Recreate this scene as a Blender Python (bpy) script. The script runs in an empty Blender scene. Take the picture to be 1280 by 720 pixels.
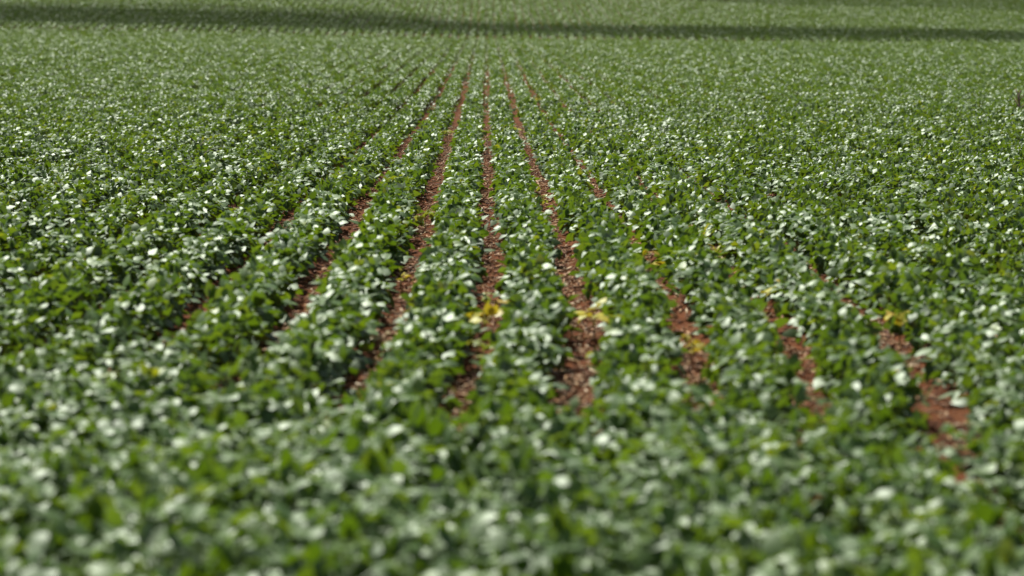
import bpy, math, random
import numpy as np

rng = np.random.default_rng(11)
random.seed(5)
scene = bpy.context.scene
COL = scene.collection
R = math.radians

# ------------------------------------------------------------------ world, sun, camera
SUN_AZ, SUN_EL = -34.0, 57.0            # azimuth clockwise from +Y (the way the rows run)
sun_dir = np.array([math.sin(R(SUN_AZ)) * math.cos(R(SUN_EL)), math.cos(R(SUN_AZ)) * math.cos(R(SUN_EL)), math.sin(R(SUN_EL))])

world = bpy.data.worlds.new("World")
scene.world = world
world.use_nodes = True
wn = world.node_tree
sky = wn.nodes.new("ShaderNodeTexSky")
sky.sky_type = 'NISHITA'
sky.sun_disc = False
sky.sun_elevation = R(SUN_EL)
sky.sun_rotation = R(SUN_AZ)
sky.air_density = 1.0
sky.dust_density = 1.5
hs = wn.nodes.new("ShaderNodeHueSaturation")          # thin high cloud whitens the blue
hs.inputs["Saturation"].default_value = 0.65
wn.links.new(sky.outputs[0], hs.inputs["Color"])
wn.links.new(hs.outputs[0], wn.nodes["Background"].inputs[0])
wn.nodes["Background"].inputs[1].default_value = 0.052

ld = bpy.data.lights.new("sun", 'SUN')
ld.energy = 5.0
ld.angle = R(0.53)
ld.color = (1.0, 0.97, 0.915)
sun = bpy.data.objects.new("sun", ld)
COL.objects.link(sun)
from mathutils import Vector
sun.rotation_euler = Vector((-sun_dir).tolist()).to_track_quat('-Z', 'Y').to_euler()

CAM_H = 1.57
FPX = 4000.0                             # focal length in pixels of a 1280 px wide frame
cd = bpy.data.cameras.new("camera")
cd.sensor_width = 36.0
cd.lens = 36.0 * FPX / 1280.0
cd.clip_start = 0.1
cd.clip_end = 8000
cd.dof.use_dof = True
cd.dof.focus_distance = 31.0
cd.dof.aperture_fstop = 3.0
cam = bpy.data.objects.new("camera", cd)
COL.objects.link(cam)
cam.location = (0, 0, CAM_H)
cam.rotation_euler = (R(90) - math.atan(332 / FPX), 0, -math.atan(32 / FPX))
scene.camera = cam

scene.view_settings.view_transform = 'Standard'
scene.view_settings.look = 'None'
scene.view_settings.gamma = 1.0
scene.view_settings.exposure = 0.68
scene.render.engine = 'CYCLES'
cy = scene.cycles
cy.use_denoising = True
cy.max_bounces = 6
cy.diffuse_bounces = 3
cy.transmission_bounces = 4
cy.glossy_bounces = 2
cy.sample_clamp_indirect = 4.0


# ------------------------------------------------------------------ terrain
KY = np.array([-4000., -400., 0., 40., 64., 88., 112., 150., 178., 190., 200., 215., 230., 260., 400., 800., 4000., 9000.])
KZ = np.array([-8., -1.5, 0., -.04, -.1, .04, .20, .40, .56, .85, 1.28, 2.05, 2.9, 4.6, 11., 24., 40., 40.])


def ridge_y(x):
    return 182.0 - 0.42 * np.clip(x, -60, 60)


def hermite(x, X, Y):
    m = np.gradient(Y, X)
    i = np.clip(np.searchsorted(X, x) - 1, 0, len(X) - 2)
    h = X[i + 1] - X[i]
    t = np.clip((x - X[i]) / h, 0, 1)
    return ((2 * t**3 - 3 * t**2 + 1) * Y[i] + (t**3 - 2 * t**2 + t) * h * m[i] + (-2 * t**3 + 3 * t**2) * Y[i + 1] + (t**3 - t**2) * h * m[i + 1])


def terrain(x, y):
    x = np.asarray(x, float); y = np.asarray(y, float)
    k = np.clip((y - 40) / 140, 0, 1)
    z = hermite(y, KY, KZ)
    z = z + 0.03 * np.sin(x * 0.21 + 1.3) * np.sin(y * 0.09) * k
    z = z + np.where(x > 0, .010, .006) * np.clip(-x, -60, 60) * k * k
    z = z + 0.26 * np.exp(-((y - ridge_y(x)) / 2.6) ** 2)       # low contour bank across the rows
    return z


def vnoise(x, y, seed=0):
    """smooth value noise in [0, 1]"""
    xi = np.floor(x).astype(np.int64); yi = np.floor(y).astype(np.int64)
    fx = x - xi; fy = y - yi
    fx = fx * fx * (3 - 2 * fx); fy = fy * fy * (3 - 2 * fy)

    def h(a, b):
        n = (a * 374761393 + b * 668265263 + seed * 974634777) & 0x7fffffff
        n = ((n ^ (n >> 13)) * 1274126177) & 0x7fffffff
        n = n ^ (n >> 16)
        return (n & 0xffff) / 65535.0
    return (h(xi, yi) * (1 - fx) + h(xi + 1, yi) * fx) * (1 - fy) + (h(xi, yi + 1) * (1 - fx) + h(xi + 1, yi + 1) * fx) * fy


ROW = 0.5
SX = np.array([0., 9., 11., 12.3, 13.6, 15., 17., 21., 26., 35., 60., 400.])
SV = np.array([-.17, -.15, -.14, -.12, -.10, -.04, 0., .03, .01, .0, -.005, 0.])


def row_x(r):
    r = np.asarray(r)
    return (r + .5) * ROW - .02 * (r == 2) - .06 * (r == 3) - .045 * (r >= 4) + .012 * (r == -1) - .02 * (r <= -3)


def row_shift(y):
    return np.interp(y, SX, SV) + 0.018 * np.sin(y * 0.9) * np.clip((40 - y) / 20, 0, 1) + 0.012 * np.sin(y * 0.37 + 1)


# ------------------------------------------------------------------ materials
def mat(name):
    m = bpy.data.materials.new(name)
    m.use_nodes = True
    nt = m.node_tree
    nt.nodes.clear()
    return m, nt, nt.nodes.new("ShaderNodeOutputMaterial")


def ramp(nt, fac, stops):
    r = nt.nodes.new("ShaderNodeValToRGB")
    el = r.color_ramp.elements
    while len(el) > 1:
        el.remove(el[-1])
    el[0].position = stops[0][0]; el[0].color = (*stops[0][1], 1)
    for p, c in stops[1:]:
        e = el.new(p); e.color = (*c, 1)
    nt.links.new(fac, r.inputs[0])
    return r.outputs[0]


def leaf_material(name, stops, under, trans, rough=0.51, spec=0.92, trans_mix=0.32):
    m, nt, out = mat(name)
    at = nt.nodes.new("ShaderNodeAttribute"); at.attribute_name = "tint"
    oi = nt.nodes.new("ShaderNodeObjectInfo")
    ad = nt.nodes.new("ShaderNodeMath"); ad.operation = 'MULTIPLY_ADD'
    nt.links.new(oi.outputs["Random"], ad.inputs[0]); ad.inputs[1].default_value = 0.12
    nt.links.new(at.outputs["Fac"], ad.inputs[2])
    top = ramp(nt, ad.outputs[0], stops)
    geo = nt.nodes.new("ShaderNodeNewGeometry")
    mx = nt.nodes.new("ShaderNodeMix"); mx.data_type = 'RGBA'
    nt.links.new(geo.outputs["Backfacing"], mx.inputs[0])
    nt.links.new(top, mx.inputs[6])
    mx.inputs[7].default_value = (*under, 1)
    p = nt.nodes.new("ShaderNodeBsdfPrincipled")
    nt.links.new(mx.outputs[2], p.inputs["Base Color"])
    p.inputs["Roughness"].default_value = rough
    p.inputs["Specular IOR Level"].default_value = spec
    p.inputs["Specular Tint"].default_value = (.90, 1.0, .83, 1)      # pale green down on the blades
    t = nt.nodes.new("ShaderNodeBsdfTranslucent")
    tc = nt.nodes.new("ShaderNodeMix"); tc.data_type = 'RGBA'; tc.blend_type = 'MULTIPLY'
    tc.inputs[0].default_value = 1.0
    nt.links.new(top, tc.inputs[6])
    tc.inputs[7].default_value = (*trans, 1)
    nt.links.new(tc.outputs[2], t.inputs[0])
    ms = nt.nodes.new("ShaderNodeMixShader"); ms.inputs[0].default_value = trans_mix
    nt.links.new(p.outputs[0], ms.inputs[1]); nt.links.new(t.outputs[0], ms.inputs[2])
    nt.links.new(ms.outputs[0], out.inputs[0])
    return m


GREEN = [(0.0, (.028, .068, .008)), (0.45, (.049, .108, .011)), (0.8, (.080, .145, .016)), (1.0, (.15, .20, .022))]
M_LEAF = leaf_material("soybean_leaf", GREEN, (.17, .215, .13), (2.5, 2.0, .45))
M_YELLOW = leaf_material("yellowed_leaf", [(0.0, (.36, .34, .02)), (0.6, (.45, .41, .03)), (1.0, (.38, .27, .03))], (.5, .42, .1), (1.1, 1.0, .6), 0.5, 0.4)
M_TAN = leaf_material("dry_leaf", [(0.0, (.40, .33, .18)), (1.0, (.52, .44, .27))], (.45, .38, .25), (1.0, .9, .7), 0.6, 0.3, 0.15)
M_DARK = leaf_material("withered_leaf", [(0.0, (.030, .022, .016)), (1.0, (.06, .035, .024))], (.05, .04, .03), (1.0, .8, .6), 0.7, 0.2, 0.05)
M_GRASSY = leaf_material("pale_green_leaf", [(0.0, (.20, .26, .04)), (1.0, (.32, .34, .06))], (.25, .3, .1), (1.3, 1.2, .6), 0.45, 0.5)


def simple(name, a, b, scale, rough=0.85, bump=0.3):
    m, nt, out = mat(name)
    tc = nt.nodes.new("ShaderNodeTexCoord")
    n = nt.nodes.new("ShaderNodeTexNoise"); n.inputs["Scale"].default_value = scale; n.inputs["Detail"].default_value = 6
    nt.links.new(tc.outputs["Object"], n.inputs["Vector"])
    c = ramp(nt, n.outputs[0], [(0.3, a), (0.7, b)])
    p = nt.nodes.new("ShaderNodeBsdfPrincipled")
    nt.links.new(c, p.inputs["Base Color"]); p.inputs["Roughness"].default_value = rough
    p.inputs["Specular IOR Level"].default_value = 0.25
    bp = nt.nodes.new("ShaderNodeBump"); bp.inputs["Strength"].default_value = bump; bp.inputs["Distance"].default_value = 0.01
    nt.links.new(n.outputs[0], bp.inputs["Height"]); nt.links.new(bp.outputs[0], p.inputs["Normal"])
    nt.links.new(p.outputs[0], out.inputs[0])
    return m


M_STEM = simple("green_stem", (.07, .11, .025), (.12, .15, .05), 40, 0.6, 0.1)
M_DRYSTEM = simple("dry_stem", (.16, .10, .09), (.27, .18, .16), 60, 0.8)
M_SOIL = None


def soil_material():
    m, nt, out = mat("red_soil")
    tc = nt.nodes.new("ShaderNodeTexCoord")
    n1 = nt.nodes.new("ShaderNodeTexNoise"); n1.inputs["Scale"].default_value = 3.0; n1.inputs["Detail"].default_value = 4
    n2 = nt.nodes.new("ShaderNodeTexNoise"); n2.inputs["Scale"].default_value = 38.0; n2.inputs["Detail"].default_value = 8; n2.inputs["Roughness"].default_value = 0.7
    for n in (n1, n2):
        nt.links.new(tc.outputs["Object"], n.inputs["Vector"])
    c1 = ramp(nt, n1.outputs[0], [(0.30, (.040, .014, .004)), (0.52, (.108, .032, .006)), (0.75, (.080, .031, .009))])
    c2 = ramp(nt, n2.outputs[0], [(0.3, (.55, .5, .48)), (0.5, (1, 1, 1)), (0.72, (1.35, 1.3, 1.25))])
    mx = nt.nodes.new("ShaderNodeMix"); mx.data_type = 'RGBA'; mx.blend_type = 'MULTIPLY'; mx.inputs[0].default_value = 1
    nt.links.new(c1, mx.inputs[6]); nt.links.new(c2, mx.inputs[7])
    p = nt.nodes.new("ShaderNodeBsdfPrincipled"); p.inputs["Roughness"].default_value = 0.95
    p.inputs["Specular IOR Level"].default_value = 0.15
    nt.links.new(mx.outputs[2], p.inputs["Base Color"])
    bp = nt.nodes.new("ShaderNodeBump"); bp.inputs["Strength"].default_value = 0.7; bp.inputs["Distance"].default_value = 0.02
    nt.links.new(n2.outputs[0], bp.inputs["Height"]); nt.links.new(bp.outputs[0], p.inputs["Normal"])
    nt.links.new(p.outputs[0], out.inputs[0])
    return m


M_SOIL = soil_material()


def tint_material(name, stops, rough):
    m, nt, out = mat(name)
    at = nt.nodes.new("ShaderNodeAttribute"); at.attribute_name = "tint"
    p = nt.nodes.new("ShaderNodeBsdfPrincipled"); p.inputs["Roughness"].default_value = rough
    p.inputs["Specular IOR Level"].default_value = 0.3
    nt.links.new(ramp(nt, at.outputs["Fac"], stops), p.inputs["Base Color"])
    nt.links.new(p.outputs[0], out.inputs[0])
    return m


M_STRAW = tint_material("crop_straw", [(0, (.07, .028, .012)), (.35, (.18, .075, .028)), (.7, (.33, .20, .09)), (1, (.55, .44, .29))], 0.7)
M_CLOD = tint_material("soil_clod", [(0, (.055, .02, .009)), (.6, (.10, .034, .013)), (1, (.16, .063, .027))], 0.95)

m, nt, out = mat("cloud_vapour")
d = nt.nodes.new("ShaderNodeBsdfDiffuse"); d.inputs[0].default_value = (.9, .9, .9, 1)
t = nt.nodes.new("ShaderNodeBsdfTransparent")
ms = nt.nodes.new("ShaderNodeMixShader"); ms.inputs[0].default_value = 0.66
nt.links.new(d.outputs[0], ms.inputs[1]); nt.links.new(t.outputs[0], ms.inputs[2]); nt.links.new(ms.outputs[0], out.inputs[0])
M_CLOUD = m
M_WISP = m.copy()
M_WISP.name = "thin_cloud_vapour"
[q for q in M_WISP.node_tree.nodes if q.type == 'MIX_SHADER'][0].inputs[0].default_value = 0.80


# ------------------------------------------------------------------ mesh helpers
def mesh_np(name, verts, faces_by_size, material, tint=None, smooth=True):
    """verts (n,3); faces_by_size: list of int arrays (m,k)"""
    me = bpy.data.meshes.new(name)
    me.vertices.add(len(verts))
    me.vertices.foreach_set("co", np.ascontiguousarray(verts, dtype=np.float32).ravel())
    loops = np.concatenate([f.ravel() for f in faces_by_size]).astype(np.int32)
    sizes = np.concatenate([np.full(len(f), f.shape[1], np.int32) for f in faces_by_size])
    starts = np.concatenate([[0], np.cumsum(sizes)[:-1]]).astype(np.int32)
    me.loops.add(len(loops)); me.loops.foreach_set("vertex_index", loops)
    me.polygons.add(len(sizes)); me.polygons.foreach_set("loop_start", starts)
    me.update(calc_edges=True)
    if smooth:
        me.polygons.foreach_set("use_smooth", np.ones(len(sizes), dtype=bool))
    if tint is not None:
        a = me.attributes.new("tint", 'FLOAT', 'POINT')
        a.data.foreach_set("value", np.ascontiguousarray(tint, dtype=np.float32))
    me.materials.append(material)
    return me


def link(name, me, parent=None):
    o = bpy.data.objects.new(name, me)
    COL.objects.link(o)
    if parent is not None:
        o.parent = parent
    return o


def empty(name, loc, label, cat, group=None, rz=0.0):
    o = bpy.data.objects.new(name, None)
    COL.objects.link(o)
    o.empty_display_size = 0.1
    o.location = loc
    o.rotation_euler = (0, 0, rz)
    o["label"] = label; o["category"] = cat
    if group:
        o["group"] = group
    return o


# leaflet templates: u along the midrib, v across, w up; then triangles and quads
def leaf_template(kind):
    if kind == 'near':
        us = [0.0, 0.16, 0.42, 0.72, 1.0]
        wd = [0.0, 0.40, 0.50, 0.30, 0.0]
        dr = [0.0, 0.02, 0.025, 0.0, -0.06]
        V = [(0, 0, 0)]
        for i in (1, 2, 3):
            V += [(us[i], wd[i], dr[i] - 0.08 * wd[i]), (us[i], 0, dr[i]), (us[i], -wd[i], dr[i] - 0.08 * wd[i])]
        V.append((1.0, 0, dr[4]))
        T = [(0, 2, 1), (0, 3, 2), (7, 8, 10), (8, 9, 10)]
        Q = []
        for i in (0, 1):
            a = 1 + 3 * i
            Q += [(a, a + 1, a + 4, a + 3), (a + 1, a + 2, a + 5, a + 4)]
        # orient every face with its normal up (+w)
        return np.array(V, float), np.array([t[::-1] if False else t for t in T]), np.array(Q)
    if kind == 'mid':
        V = [(0, 0, 0), (.40, .5, -.02), (.42, 0, .025), (.40, -.5, -.02), (1, 0, -.06)]
        T = [(0, 2, 1), (0, 3, 2), (1, 2, 4), (2, 3, 4)]
        return np.array(V, float), np.array(T), None
    V = [(0, 0, 0), (.42, .5, .05), (.42, -.5, .05), (1, 0, -.12)]
    T = [(0, 2, 1), (1, 2, 3)]
    return np.array(V, float), np.array(T), None


def orient_up(V, F):
    if F is None:
        return None
    G = []
    for f in F:
        p = V[list(f)]
        n = np.cross(p[1] - p[0], p[2] - p[0])
        G.append(f if n[2] > 0 else f[::-1])
    return np.array(G)


TEMPL = {}
for kind in ('near', 'mid', 'far'):
    V, T, Q = leaf_template(kind)
    TEMPL[kind] = (V, orient_up(V, T), orient_up(V, Q))


def leaflet_mesh_arrays(kind, P, D, N, L, W, droop, tint):
    """place one leaflet per row of P; D unit direction, N unit normal"""
    V, T, Q = TEMPL[kind]
    S = np.cross(N, D)
    n = len(P); k = len(V)
    u = V[:, 0][None, :, None]; v = V[:, 1][None, :, None]
    w = (V[:, 2][None, :] * droop[:, None])[:, :, None] if False else V[:, 2][None, :, None]
    sag = -(V[:, 0] ** 2)[None, :, None] * droop[:, None, None]
    X = P[:, None, :] + D[:, None, :] * u * L[:, None, None] + S[:, None, :] * v * W[:, None, None] + N[:, None, :] * (w + sag) * L[:, None, None]
    off = (np.arange(n) * k)[:, None, None]
    F3 = (T[None] + off).reshape(-1, 3)
    F4 = (Q[None] + off).reshape(-1, 4) if Q is not None else None
    return X.reshape(-1, 3), F3, F4, np.repeat(tint, k)


def frame_from(az, el, roll):
    """unit direction D at azimuth az, elevation el; normal N perpendicular, rolled round D"""
    D = np.stack([np.cos(az) * np.cos(el), np.sin(az) * np.cos(el), np.sin(el)], -1)
    U = np.stack([-np.cos(az) * np.sin(el), -np.sin(az) * np.sin(el), np.cos(el)], -1)
    S = np.cross(U, D)
    N = U * np.cos(roll)[..., None] + S * np.sin(roll)[..., None]
    return D, N


# ------------------------------------------------------------------ ground
def axis(parts):
    return np.unique(np.concatenate([np.arange(a, b, s) for a, b, s in parts] + [[parts[-1][1]]]).round(4))


gx = axis([(-4000, -400, 600), (-400, -60, 34), (-60, -8, 2.0), (-8, -3.2, .2), (-3.2, 3.6, .045), (3.6, 8, .2), (8, 60, 2.0), (60, 400, 34), (400, 4000, 600)])
gy = axis([(-4000, -400, 600), (-400, -10, 30), (-10, 6, 1.0), (6, 30, .075), (30, 60, .3), (60, 170, 2), (170, 200, .6), (200, 300, 4), (300, 1000, 50), (1000, 9000, 800)])
GX, GY = np.meshgrid(gx, gy)
GZ = terrain(GX, GY)
nearw = np.clip((45 - GY) / 15, 0, 1) * np.clip((9 - np.abs(GX)) / 3, 0, 1) * np.clip((GY - 3) / 3, 0, 1)
fx = (GX - row_shift(GY)) / ROW
prof = -0.018 * np.cos(2 * np.pi * fx) * np.clip((GY - 3) / 3, 0, 1) * np.clip((45 - GY) / 15, 0, 1) * (np.abs(GX) < 12)
GZ = GZ + prof + nearw * (0.020 * (vnoise(GX * 9, GY * 7, 1) - .5) + 0.022 * (vnoise(GX * 21, GY * 16, 2) - .5))
nx, ny = len(gx), len(gy)
idx = np.arange(nx * ny).reshape(ny, nx)
quads = np.stack([idx[:-1, :-1], idx[:-1, 1:], idx[1:, 1:], idx[1:, :-1]], -1).reshape(-1, 4)
ground = link("ground", mesh_np("ground", np.stack([GX, GY, GZ], -1).reshape(-1, 3), [quads], M_SOIL))
ground["kind"] = "structure"


def ground_z(x, y):
    f = (x - row_shift(y)) / ROW
    return terrain(x, y) - 0.018 * np.cos(2 * np.pi * f) * np.clip((45 - y) / 15, 0, 1)


# ------------------------------------------------------------------ crop rows: plant positions
def near_bend(r, y):
    """slight bends of the outer rows close to the camera (metres to the left)"""
    y = np.asarray(y, float)
    if r >= 4:
        return .09 * np.clip((12.9 - y) / 1.2, 0, 1.3)
    if r >= 2:
        return .15 * np.clip((12.5 - y) / 1.0, 0, 1.3)
    if r <= -2:
        return -.07 * np.clip((17.5 - y) / 3, 0, 1)
    return (-.03 if r == -1 else 0.0) * np.clip((17.5 - y) / 3, 0, 1)


def close_y(x):
    """nearer than this the canopy has closed over the bare strips"""
    return np.interp(x, [-3, -1.5, -.8, 0, .6, 1.1, 1.5, 2, 2.25, 2.5, 3], [13.6, 13.2, 12.0, 11.3, 11.4, 11.3, 10.8, 10.9, 11.2, 16.5, 18])


def left_edge(y): return -0.152 * y - 1.6
def right_edge(y): return 0.168 * y + 1.6


Y_NEAR, Y_MID, Y_FAR = 24.0, 58.0, 330.0
plants = []
for r in range(-22, 24):
    yy = 6.2
    ys = []
    while yy < Y_MID:
        ys.append(yy + random.uniform(-.02, .02))
        yy += random.uniform(.085, .135) if yy > 13 else random.uniform(.10, .15)
    ys = np.array(ys)
    xs = row_x(r) + row_shift(ys) - near_bend(r, ys) + rng.normal(0, .026, len(ys))
    k = (xs > left_edge(ys)) & (xs < right_edge(ys))
    plants.append(np.stack([xs[k], ys[k], np.full(k.sum(), r)], -1))
plants = np.concatenate(plants)
# plants that fill the bare strips in the closed foreground
fill = []
for k in range(-6, 7):
    for yy in np.arange(6.3, 18, .16):
        x = k * ROW + float(row_shift(yy)) - .5 * float(near_bend(k, yy) + near_bend(k - 1, yy)) + random.uniform(-.06, .06)
        if yy < close_y(x) + (.3 if x > 2 else -.1) and left_edge(yy) < x < right_edge(yy):
            fill.append((x, yy + random.uniform(-.07, .07), k if k > 0 else k - 1))
plants = np.concatenate([plants, np.array(fill)])
px, py, prow = plants.T
pz = ground_z(px, py)
vig = 0.62 + 0.76 * (.65 * vnoise(px * 1.3 + 50, py * 0.55, 7) + .35 * vnoise(px * .23, py * .12, 8))          # patchy vigour along the rows
pscale = np.clip(0.80 + .34 * (vig - .62) / .76 + rng.normal(0, .09, len(px)), .55, 1.3)
pscale *= np.where(py < close_y(px), 1.08, 1.0)

# the 300 plants that stand nearest inside the frame become objects
u_px = 608 + px / py * FPX
v_px = 28 + (CAM_H - pz - .18) / py * FPX
inside = (u_px > 5) & (u_px < 1275) & (v_px < 735)
cand = np.where(inside)[0]
cand = cand[np.argsort(py[cand])][:296]
is_obj = np.zeros(len(px), bool); is_obj[cand] = True

# ------------------------------------------------------------------ soybean plants as ONE stuff mesh
ALL_V, ALL_T3, ALL_T4, ALL_TINT = [], [], [], []
voff = 0


def add(parts):
    global voff
    V, F3, F4, tn = parts
    ALL_V.append(V.astype(np.float32)); ALL_T3.append((F3 + voff).astype(np.int32))
    if F4 is not None:
        ALL_T4.append((F4 + voff).astype(np.int32))
    ALL_TINT.append(tn.astype(np.float32))
    voff += len(V)


def plant_leaves(g, n):
    """geometry of n trifoliate leaves in the plant's own frame, uniform random: node height, azimuth, petiole ..."""
    t = g.random(n)
    h = 0.03 + 0.105 * t                                   # node on the stem
    az = g.random(n) * 2 * np.pi
    pl = 0.071 + 0.078 * g.random(n) * (1.1 - .5 * t)     # petiole length
    pe = np.radians(8 + 42 * t + g.normal(0, 12, n))     # petiole elevation
    return t, h, az, pl, pe


LAT = np.radians(np.array([0., 78., -78.]))


TILT_AZ = R(-119)          # midway between camera and sun: blades are leaned this way to glint


def trifoliate_dirs(g, az, n, lean=0.0):
    """three leaflets per leaf: azimuth, elevation, roll arrays of shape (n,3)"""
    base_el = g.normal(-16, 22, n)
    a = az[:, None] + LAT[None] + np.radians(g.normal(0, 14, (n, 3)))
    e = np.radians(base_el[:, None] + g.normal(0, 13, (n, 3)))
    ro = np.radians(g.normal(0, 17, (n, 3)))
    tl = np.radians(np.broadcast_to(lean, (n,)))[:, None]
    e = e - tl * np.cos(a - TILT_AZ)
    ro = ro + tl * np.sin(a - TILT_AZ)
    flip = g.random(n) < 0.07                              # wind-turned leaves show their pale underside
    e = np.where(flip[:, None], e + np.radians(120), e)
    return a, np.clip(e, R(-75), R(150)), ro


def tilt_field(x, y, n):
    q = .74 * vnoise(x * 2.4, y * 1.5, 31) + .26 * vnoise(x * 6 + 7, y * 4, 37) - .12 * np.clip((13 - y) / 3, 0, 1)
    return -26 + 66 * np.clip((q - .32) / .26, 0, 1) + rng.normal(0, 8, n)


def stuff_leaves(kind, sel, nl):
    n = len(sel)
    X = np.repeat(px[sel], nl); Y = np.repeat(py[sel], nl); Z = np.repeat(pz[sel], nl); S = np.repeat(pscale[sel], nl)
    HS = np.repeat(rng.uniform(.82, 1.18, n), nl)
    ptint = np.repeat(rng.normal(0, .10, n), nl)
    t, h, az, pl, pe = plant_leaves(rng, n * nl)
    tip = np.stack([X + S * pl * np.cos(pe) * np.cos(az), Y + S * pl * np.cos(pe) * np.sin(az), Z + S * HS * (h + pl * np.sin(pe))], -1)
    a, e, ro = trifoliate_dirs(rng, az, n * nl, np.repeat(tilt_field(px[sel], py[sel], n), nl))
    D, N = frame_from(a.ravel(), e.ravel(), ro.ravel())
    P = np.repeat(tip, 3, 0)
    Sx = np.repeat(S, 3)
    L = Sx * (np.repeat(np.interp(Y, [11, 16], [.068, .071]), 3) * np.repeat(1.18 - .40 * t, 3) * rng.uniform(.70, 1.2, len(P))); W = L * rng.uniform(.62, .80, len(P))
    tint = np.clip(np.repeat(0.42 + .20 * (t - .5) + ptint + rng.normal(0, .13, len(t)), 3) + rng.normal(0, .05, len(P)), 0, 1)
    droop = np.clip(rng.normal(.06, .07, len(P)), -.1, .3)
    add(leaflet_mesh_arrays(kind, P, D, N, L, W, droop, tint))


idx_st = np.where(~is_obj)[0]
near = idx_st[py[idx_st] < Y_NEAR]
midp = idx_st[py[idx_st] >= Y_NEAR]
stuff_leaves('near', near, 18)
stuff_leaves('mid', midp, 16)


# far rows: leaflets strewn over the upper canopy of every row
def far_band(y0, y1, lai, grow):
    n_tot = 0
    ym = .5 * (y0 + y1)
    r0 = int(math.floor(left_edge(y1) / ROW)); r1 = int(math.ceil(right_edge(y1) / ROW))
    L0 = .070 * grow
    per_m = lai * ROW / (L0 * L0 * .70 * .55)
    n_row = int(per_m * (y1 - y0))
    rows = np.arange(r0, r1 + 1)
    rr = np.repeat(rows, n_row)
    Y = y0 + (y1 - y0) * rng.random(len(rr))
    c = row_x(rr) + row_shift(Y)
    k = (c > left_edge(Y)) & (c < right_edge(Y))
    rr, Y, c = rr[k], Y[k], c[k]
    off = np.clip(rng.normal(0, .068, len(Y)), -.14, .14)
    X = c + off
    clump = vnoise(np.floor(X / ROW + 500.0) * 3.1 + np.floor(off * 3) * 0, Y * .33, 17)
    off = off * (.80 + .42 * clump)
    X = c + off + .05 * (vnoise(rr * 5.7, Y * .45, 23) - .5)
    vg = .66 + .62 * vnoise(rr * 7.3, Y * .9, 9)
    vg2 = .85 + .3 * vnoise(X * .12, Y * .07, 5)
    top = (.22 - 2.0 * off ** 2) * vg * vg2
    low = rng.random(len(Y)) < .03 + .07 * np.clip((Y - 75) / 50, 0, 1) + .16 * np.clip((Y - 140) / 40, 0, 1)      # weeds and low leaves between the rows
    X = np.where(low, c + rng.uniform(-.25, .25, len(Y)), X)
    top = np.where(low, .07, top)
    Z = terrain(X, Y) + top * np.sqrt(rng.uniform(.12, 1.0, len(Y))) + .02
    az = rng.random(len(Y)) * 2 * np.pi
    tl = np.radians(tilt_field(X, Y, len(Y)))
    el = np.radians(rng.normal(-15, 20, len(Y))) - tl * np.cos(az - TILT_AZ)
    ro = np.radians(rng.normal(0, 15, len(Y))) + tl * np.sin(az - TILT_AZ)
    D, N = frame_from(az, el, ro)
    L = L0 * rng.uniform(.7, 1.2, len(Y)); W = L * rng.uniform(.62, .82, len(Y))
    P = np.stack([X, Y, Z], -1) - D * L[:, None] * .5
    tint = np.clip(np.where(low, .15, .47 + .25 * (vg - 1)) + rng.normal(0, .14, len(Y)), 0, 1)
    add(leaflet_mesh_arrays('far', P, D, N, L, W, np.zeros(len(Y)), tint))
    return len(Y)


nfar = 0
for y0, y1, lai, g in [(58, 75, 1.6, 1.03), (75, 95, 1.5, 1.15), (95, 120, 1.35, 1.3), (120, 150, 1.3, 1.45), (150, 200, 1.25, 1.5), (200, 245, 1.25, 1.45), (245, 300, .7, 2.8)]:
    nfar += far_band(y0, y1, lai, g)

V = np.concatenate(ALL_V); T3 = np.concatenate(ALL_T3); T4 = np.concatenate(ALL_T4); TN = np.concatenate(ALL_TINT)
crop = link("soybean_crop", mesh_np("soybean_crop", V, [T3, T4], M_LEAF, TN))
crop["kind"] = "stuff"
crop["label"] = "dense green soybean rows running away to the far slope behind the nearest plants"
crop["category"] = "crop"
print("leaflets far", nfar, "verts", len(V), "tris", len(T3) + 2 * len(T4))
del ALL_V, ALL_T3, ALL_T4, ALL_TINT, V, T3, T4, TN


# ------------------------------------------------------------------ nearest soybean plants as objects
def tube(pts, rad, sides, close_end=True):
    """list of points -> vertices and quads of a thin tube"""
    pts = [np.array(p, float) for p in pts]
    V, F = [], []
    for i, p in enumerate(pts):
        d = pts[min(i + 1, len(pts) - 1)] - pts[max(i - 1, 0)]
        d /= np.linalg.norm(d) + 1e-9
        a = np.cross(d, [0.3, 0.9, 0.2]); a /= np.linalg.norm(a) + 1e-9
        b = np.cross(d, a)
        r = rad[i] if hasattr(rad, '__len__') else rad
        for s in range(sides):
            t = 2 * math.pi * s / sides
            V.append(p + r * (a * math.cos(t) + b * math.sin(t)))
    for i in range(len(pts) - 1):
        for s in range(sides):
            F.append((i * sides + s, i * sides + (s + 1) % sides, (i + 1) * sides + (s + 1) % sides, (i + 1) * sides + s))
    if close_end:
        F.append(tuple(range(sides - 1, -1, -1)))
        F.append(tuple((len(pts) - 1) * sides + s for s in range(sides)))
    return V, F


def mesh_py(name, V, F, material, tint=None):
    me = bpy.data.meshes.new(name)
    me.from_pydata([tuple(map(float, v)) for v in V], [], [tuple(int(i) for i in f) for f in F])
    me.update()
    for p in me.polygons:
        p.use_smooth = True
    if tint is not None:
        a = me.attributes.new("tint", 'FLOAT', 'POINT')
        a.data.foreach_set("value", np.full(len(V), tint, np.float32) if np.isscalar(tint) else np.array(tint, np.float32))
    me.materials.append(material)
    return me


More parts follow.
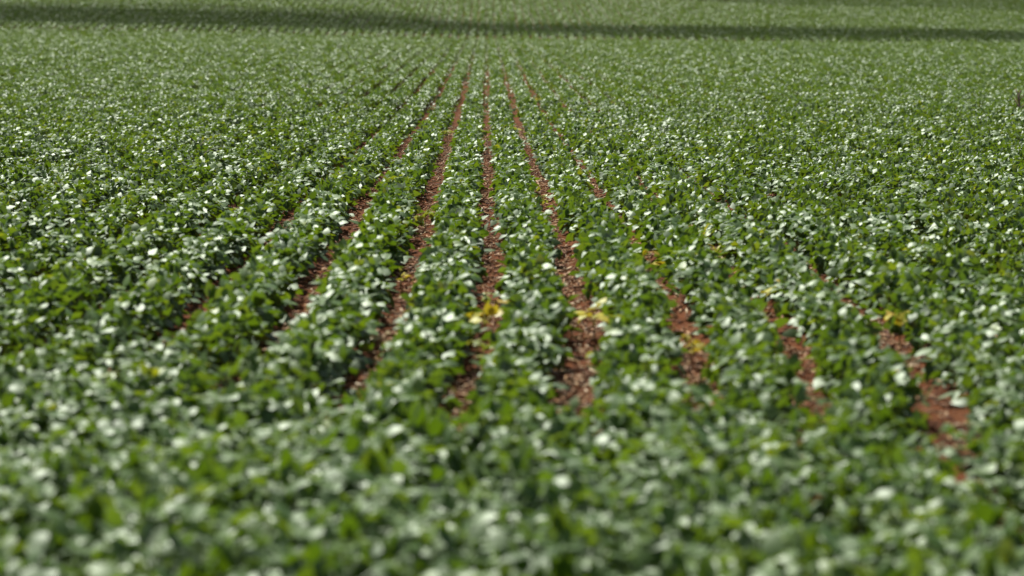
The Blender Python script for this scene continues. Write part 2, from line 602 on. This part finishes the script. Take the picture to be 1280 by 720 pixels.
def trifoliate_mesh(g, h, az, pl, pe, tint, material=M_LEAF, size=1.0, name="soybean_leaf", lean=0.0):
    """one compound leaf in one connected mesh: petiole and three leaflets joined at its tip"""
    node = np.array([0, 0, h])
    tip = node + pl * np.array([math.cos(pe) * math.cos(az), math.cos(pe) * math.sin(az), math.sin(pe)])
    mid = (node + tip) / 2 + np.array([0, 0, .008])
    V, F = tube([node, mid, tip], [.0022, .0018, .0015], 3, False)
    V.append(tip); c = len(V) - 1
    for s in range(3):
        F.append((6 + s, 6 + (s + 1) % 3, c))
    a, e, ro = trifoliate_dirs(g, np.array([az]), 1, lean)
    TV, TT, TQ = TEMPL['near']
    tn = [tint] * len(V)
    for j in range(3):
        D, N = frame_from(a[0, j:j + 1], e[0, j:j + 1], ro[0, j:j + 1])
        D, N = D[0], N[0]; S = np.cross(N, D)
        L = size * .068 * (1.18 - .40 * min(max((h - .03) / .105, 0), 1)) * g.uniform(.75, 1.2); W = L * g.uniform(.64, .80)
        dp = float(np.clip(g.normal(.06, .07), -.1, .3))
        map_ = [c]
        for q in TV[1:]:
            V.append(tip + D * q[0] * L + S * q[1] * W + N * (q[2] - dp * q[0] ** 2) * L)
            tn.append(float(np.clip(tint + g.normal(0, .04), 0, 1)))
            map_.append(len(V) - 1)
        for f in TT: F.append(tuple(map_[i] for i in f))
        for f in TQ: F.append(tuple(map_[i] for i in f))
    return mesh_py(name, V, F, material, tn)


variants = []
for v in range(12):
    g = np.random.default_rng(100 + v)
    nl = 18
    t, h, az, pl, pe = plant_leaves(g, nl)
    az = (np.arange(nl) * 2.4 + g.normal(0, .3, nl))
    t = np.sort(g.random(nl)); h = .03 + .105 * t
    pe = np.radians(8 + 42 * t + g.normal(0, 12, nl))
    sp, sf = tube([(0, 0, -.01), (.004, 0, .08), (-.003, .004, .11), (0, 0, .142)], [.0038, .0034, .0028, .0018], 5)
    stem_me = mesh_py("soybean_stem", sp, sf, M_STEM)
    tp = g.normal(0, .08)
    tv = -30 + 66 * ((v * 7) % 12) / 11
    leaves = [trifoliate_mesh(g, h[i], az[i], pl[i], pe[i], float(np.clip(.42 + .2 * (t[i] - .5) + tp + g.normal(0, .13), 0, 1)), lean=tv + g.normal(0, 8)) for i in range(nl)]
    variants.append((stem_me, leaves))

ORD = {1: "first", 2: "second", 3: "third", 4: "fourth", 5: "fifth", 6: "sixth"}
prototypes = {}
yo = py[cand]
cuts = np.quantile(yo, [.25, .5, .75])
DEPTH = ["along the bottom edge", "a little beyond the bottom edge", "midway to the bare soil", "close to the bare soil"]
for q, i in enumerate(cand):
    r = int(prow[i])
    n = r + 1 if r >= 0 else -r
    side = "right" if r >= 0 else "left"
    dep = DEPTH[int(np.searchsorted(cuts, py[i]))]
    label = f"soybean plant {dep}, {ORD[n]} row {side} of the central soil strip"
    grp = f"soybean plants {dep} in the {ORD[n]} row {side} of the centre"
    root = empty("soybean_plant", (px[i], py[i], pz[i] - .004), label, "soybean plant", grp, random.gauss(0, .45))
    s = float(pscale[i])
    root.scale = (s, s, s * random.uniform(.85, 1.2) * (.85 + .3 * float(vnoise(px[i:i+1] * 2.0, py[i:i+1] * .9, 41)[0])))
    v = random.randrange(len(variants))
    if random.random() < .8:
        v = (random.choice([0, 7, 2, 9, 4, 11]) if vnoise(px[i:i+1] * 2.4, py[i:i+1] * 1.5, 31)[0] < .70 else random.choice([5, 10, 3, 8, 1, 6]))
    if v not in prototypes:
        st, lv = variants[v]
        kids = [link("stem", st, root)] + [link("leaf", m_, root) for m_ in lv]
        prototypes[v] = kids
    else:
        for ch in prototypes[v]:
            c = ch.copy(); COL.objects.link(c); c.parent = root


# ------------------------------------------------------------------ odd plants that stand out in the rows
def blade_mesh(length, width, lean, curl, az, z0, material, tint, name):
    """a curved grass-like blade folded along its middle"""
    n = 8
    V, F = [], []
    p = np.array([0, 0, z0]); a = R(90) - lean
    o = np.array([math.cos(az), math.sin(az), 0]); s = np.array([-math.sin(az), math.cos(az), 0])
    for i in range(n + 1):
        t = i / n
        w = width * (0.55 + 1.2 * t) * (1 - t) ** .7 + .0006
        up = o * -math.sin(a) + np.array([0, 0, math.cos(a)])
        V += [p + s * w + up * w * .35, p, p - s * w + up * w * .35]
        p = p + (o * math.cos(a) + np.array([0, 0, math.sin(a)])) * length / n
        a -= curl / n
    for i in range(n):
        k = 3 * i
        F += [(k, k + 1, k + 4, k + 3), (k + 1, k + 2, k + 5, k + 4)]
    return mesh_py(name, V, F, material, tint)


def weed(x, y, label, material, seed, height=.12, nb=5, leafy=True, cat="weed", name="weed_seedling"):
    g = np.random.default_rng(seed)
    x = float(x); z = float(ground_z(np.array(x), np.array(y)))
    root = empty(name, (x, y, z), label, cat)
    height *= 1.0 if y < 40 and material is not M_DARK else 1.0
    sp, sf = tube([(0, 0, -.01), (.003, .002, height * .5), (0, .004, height)], [.0035, .003, .0015], 5)
    link("stem", mesh_py("weed_stem", sp, sf, M_STEM if material is not M_DARK else M_DRYSTEM), root)
    for i in range(nb):
        az = i * 2.4 + g.normal(0, .3)
        if leafy:
            me = trifoliate_mesh(g, height * g.uniform(.4, 1), az, height * .4, R(g.uniform(15, 60)), float(g.random()), material, height / .16, "weed_leaf")
        else:
            me = blade_mesh(height * g.uniform(1.0, 1.6), .011, R(g.uniform(8, 40)), R(g.uniform(40, 130)), az, height * g.uniform(.1, .6), material, float(g.random()), "weed_blade")
        link("leaf" if leafy else "blade", me, root)
    return root


def pos(u, s):                          # column (1280 px frame) and row spacing there -> place on the field
    y = FPX * ROW / s
    return (u - 608) / FPX * y, y


weed(*pos(606, 127), "yellowed seedling with broad leaves in the central bare soil strip", M_YELLOW, 1, .20, 7)
weed(*pos(597, 138), "small pale yellow weed near the lower end of the central bare soil strip", M_GRASSY, 2, .12, 5)
weed(*pos(743, 126), "yellow seedling in the first soil strip right of the central one", M_YELLOW, 3, .16, 6)
weed(*pos(880, 90), "yellow-green weed with one long arching blade between rows on the right", M_GRASSY, 4, .20, 4, False)
weed(*pos(896, 92.5), "low yellow weed lying just below the arching grassy weed", M_YELLOW, 5, .09, 5, False)
weed(*pos(975, 115), "orange-yellow seedling at the top of the third soil strip right of centre", M_YELLOW, 6, .16, 6)
weed(*pos(1127, 127), "brownish yellow weed at the top of the fourth soil strip right of centre", M_YELLOW, 7, .14, 6)
weed(*pos(668, 32.5), "bright yellow plant far up the rows, right of the central strip", M_GRASSY, 8, .24, 5)
weed(*pos(559, 46), "yellow weed in the strip left of centre, well beyond the sharp zone", M_GRASSY, 9, .17, 5)
weed(*pos(641, 46), "thin yellow weed at the far end of the strip right of centre", M_YELLOW, 10, .22, 5)
weed(*pos(531, 82), "yellow-green leafy weed leaning into the first soil strip left of centre", M_GRASSY, 11, .17, 5)
weed(*pos(474, 131), "pale tan dried leaves at the lower end of the strip left of centre", M_TAN, 12, .095, 4)
weed(*pos(247, 56), "dark withered weed with stiff upright leaves among the left rows", M_DARK, 13, .24, 5, False, "withered weed", "withered_weed")

weed(*pos(677, 73), "small yellow-green weed on the edge of the first soil strip right of centre", M_GRASSY, 21, .13, 5)
weed(*pos(812, 100), "yellow weed halfway down the second soil strip right of centre", M_YELLOW, 22, .15, 5)
weed(*pos(607, 112), "green-yellow weed in the central soil strip just above the yellowed seedling", M_GRASSY, 23, .09, 4)
weed(*pos(866, 135), "orange-yellow weed low in the second soil strip right of centre", M_YELLOW, 24, .12, 5)
weed(*pos(1035, 148), "pale yellow weed low in the third soil strip right of centre", M_GRASSY, 25, .11, 4)
weed(*pos(500, 104), "small yellow weed on the edge of the first soil strip left of centre", M_YELLOW, 26, .10, 4)
weed(*pos(742, 137), "low yellow-green weed under the yellow seedling right of centre", M_GRASSY, 27, .09, 4)

# dry woody stalk at the right edge, older than the crop
sx, sy = pos(1274, 37.0)
sz = float(ground_z(np.array(sx), np.array(sy)))
st = empty("dry_stalk", (sx, sy, sz), "dry pinkish brown woody stalk standing alone at the right edge of the field", "dry stalk")
a, f = tube([(0, 0, -.02), (.01, 0, .2), (-.01, .01, .40), (.02, 0, .52)], [.022, .020, .016, .009], 7)
link("stem", mesh_py("stalk_stem", a, f, M_DRYSTEM), st)
for k in range(5):
    an = k * 2.1
    a, f = tube([(0, 0, .16 + .06 * k), (.06 * math.cos(an), .06 * math.sin(an), .24 + .06 * k), (.11 * math.cos(an), .11 * math.sin(an), .34 + .05 * k)], [.010, .008, .004], 5)
    link("branch", mesh_py("stalk_branch", a, f, M_DRYSTEM), st)

# ------------------------------------------------------------------ straw and clods on the bare strips
n = 90000
k = rng.integers(-5, 6, n)
Y = 10.5 + 40 * rng.random(n) ** 1.5
X = k * ROW + row_shift(Y) + np.clip(rng.normal(0, .075, n), -.2, .2)
dens = .6 * vnoise(X * 2 + 9, Y * .8, 21) + .4 * vnoise(X * 9, Y * 3.5, 22)
keep = (rng.random(n) < .12 + 1.25 * np.clip(dens - .3, 0, 1)) & (X > left_edge(Y)) & (X < right_edge(Y))
X, Y = X[keep], Y[keep]; n = len(X)
Z = ground_z(X, Y) + .006 + .016 * rng.random(n)
az = rng.random(n) * np.pi * 2; el = np.radians(rng.normal(6, 16, n))
D = np.stack([np.cos(az) * np.cos(el), np.sin(az) * np.cos(el), np.sin(el)], -1)
S = np.stack([-np.sin(az), np.cos(az), np.zeros(n)], -1); U = np.cross(D, S)
Ls = rng.uniform(.012, .060, n); Wd = rng.uniform(.002, .0072, n)
P = np.stack([X, Y, Z], -1)
V = []
for e_ in (-1, 1):
    for q in range(3):
        an = 2 * math.pi * q / 3
        V.append(P + D * (e_ * Ls / 2)[:, None] + S * (np.cos(an) * Wd)[:, None] + U * (math.sin(an) * Wd)[:, None] + U * (0 * Ls)[:, None])
V = np.stack(V, 1).reshape(-1, 3)
off = (np.arange(n) * 6)[:, None, None]
F4 = (np.array([(0, 1, 4, 3), (1, 2, 5, 4), (2, 0, 3, 5)])[None] + off).reshape(-1, 4)
F3 = (np.array([(2, 1, 0), (3, 4, 5)])[None] + off).reshape(-1, 3)
straw = link("straw_litter", mesh_np("straw_litter", V, [F4, F3], M_STRAW, np.repeat(np.clip(rng.normal(.45, .29, n), 0, 1), 6), False))
straw["kind"] = "stuff"; straw["label"] = "bits of old straw scattered over the bare red soil strips"

n = 22000
k = rng.integers(-7, 8, n)
Y = 10.5 + 34 * rng.random(n) ** 1.4
X = k * ROW + row_shift(Y) + np.clip(rng.normal(0, .08, n), -.2, .2)
Z = ground_z(X, Y) + .002
rad = .004 + .018 * rng.random(n) ** 2.5
O = np.array([(1, 0, 0), (-1, 0, 0), (0, 1, 0), (0, -1, 0), (0, 0, 1), (0, 0, -1)], float)
OF = np.array([(0, 2, 4), (2, 1, 4), (1, 3, 4), (3, 0, 4), (2, 0, 5), (1, 2, 5), (3, 1, 5), (0, 3, 5)])
jit = O[None] * rng.uniform(.7, 1.25, (n, 6, 1)) + rng.normal(0, .15, (n, 6, 3))
jit[:, :, 2] *= .75
V = (np.stack([X, Y, Z], -1)[:, None] + jit * rad[:, None, None]).reshape(-1, 3)
F3 = (OF[None] + (np.arange(n) * 6)[:, None, None]).reshape(-1, 3)
clods = link("soil_clods", mesh_np("soil_clods", V, [F3], M_CLOD, np.repeat(rng.random(n), 6), False))
clods["kind"] = "stuff"; clods["label"] = "small red soil crumbs lying on the bare strips between rows"


# ------------------------------------------------------------------ unseen low clouds overhead, shaped so their shadows cross the far slope as bands
def cloud(name, xs, near_y, far_y, height, thick, seed, material=M_CLOUD, rough=1.0):
    """a long flat cloud: rings across its length, placed toward the sun from the ground it shades"""
    g = np.random.default_rng(seed)
    nr, ns = len(xs), 24
    V = []
    for i, x in enumerate(xs):
        a, b = near_y[i], far_y[i]
        c, hw = (a + b) / 2, (b - a) / 2
        endw = min(1.0, .15 + 2.5 * min(i, nr - 1 - i) / nr)
        for s in range(ns):
            t = 2 * math.pi * s / ns
            lump = 1 + rough * (.10 * math.sin(3 * t + i * .7 + seed) + .08 * g.normal())
            y = c + hw * math.cos(t) * (lump if math.cos(t) > 0 else 1 + .02 * g.normal())
            zz = thick * math.sin(t) * endw * (1.0 if math.sin(t) < 0 else 1.4 * lump)
            gz = float(terrain(np.array(x), np.array(y)))
            V.append(np.array([x, y, gz]) + sun_dir * (height - gz) / sun_dir[2] + sun_dir * zz)
    F = []
    for i in range(nr - 1):
        for s in range(ns):
            F.append((i * ns + s, i * ns + (s + 1) % ns, (i + 1) * ns + (s + 1) % ns, (i + 1) * ns + s))
    F.append(tuple(range(ns - 1, -1, -1)))
    F.append(tuple((nr - 1) * ns + s for s in range(ns)))
    o = link(name, mesh_py(name, V, F, material))
    o["kind"] = "structure"
    return o


xs = np.linspace(-75, 70, 59)
near_y = ridge_y(xs) + np.interp(xs, [-40, -10, 0, 70], [.5, -1.0, -1.5, -1.5])
far_y = np.interp(xs, [-75, -31, -16, -7, -3.5, -1.5, 0, 10, 22, 35, 70], [223, 219, 215, 210, 206, 203, 201, 199, 199, 197, 194])
cloud("cloud", xs, near_y, far_y, 120.0, 4.0, 3, M_CLOUD, .5)
cloud("shadow_wisp", xs, near_y + 1.5, far_y + np.interp(xs, [-40, -8, 0, 40], [5.0, 7.0, 2.5, 1.5]), 132.0, 3.0, 5, M_WISP)  # extra thin layer, added to soften the far edge of the shadow
xs = np.linspace(14, 95, 36)
cloud("shadow_wisp", xs, np.interp(xs, [14, 22, 36, 95], [236, 229, 224, 212]), np.full(36, 300.) - np.abs(xs - 50) * .6, 120.0, 5.0, 8, M_WISP)
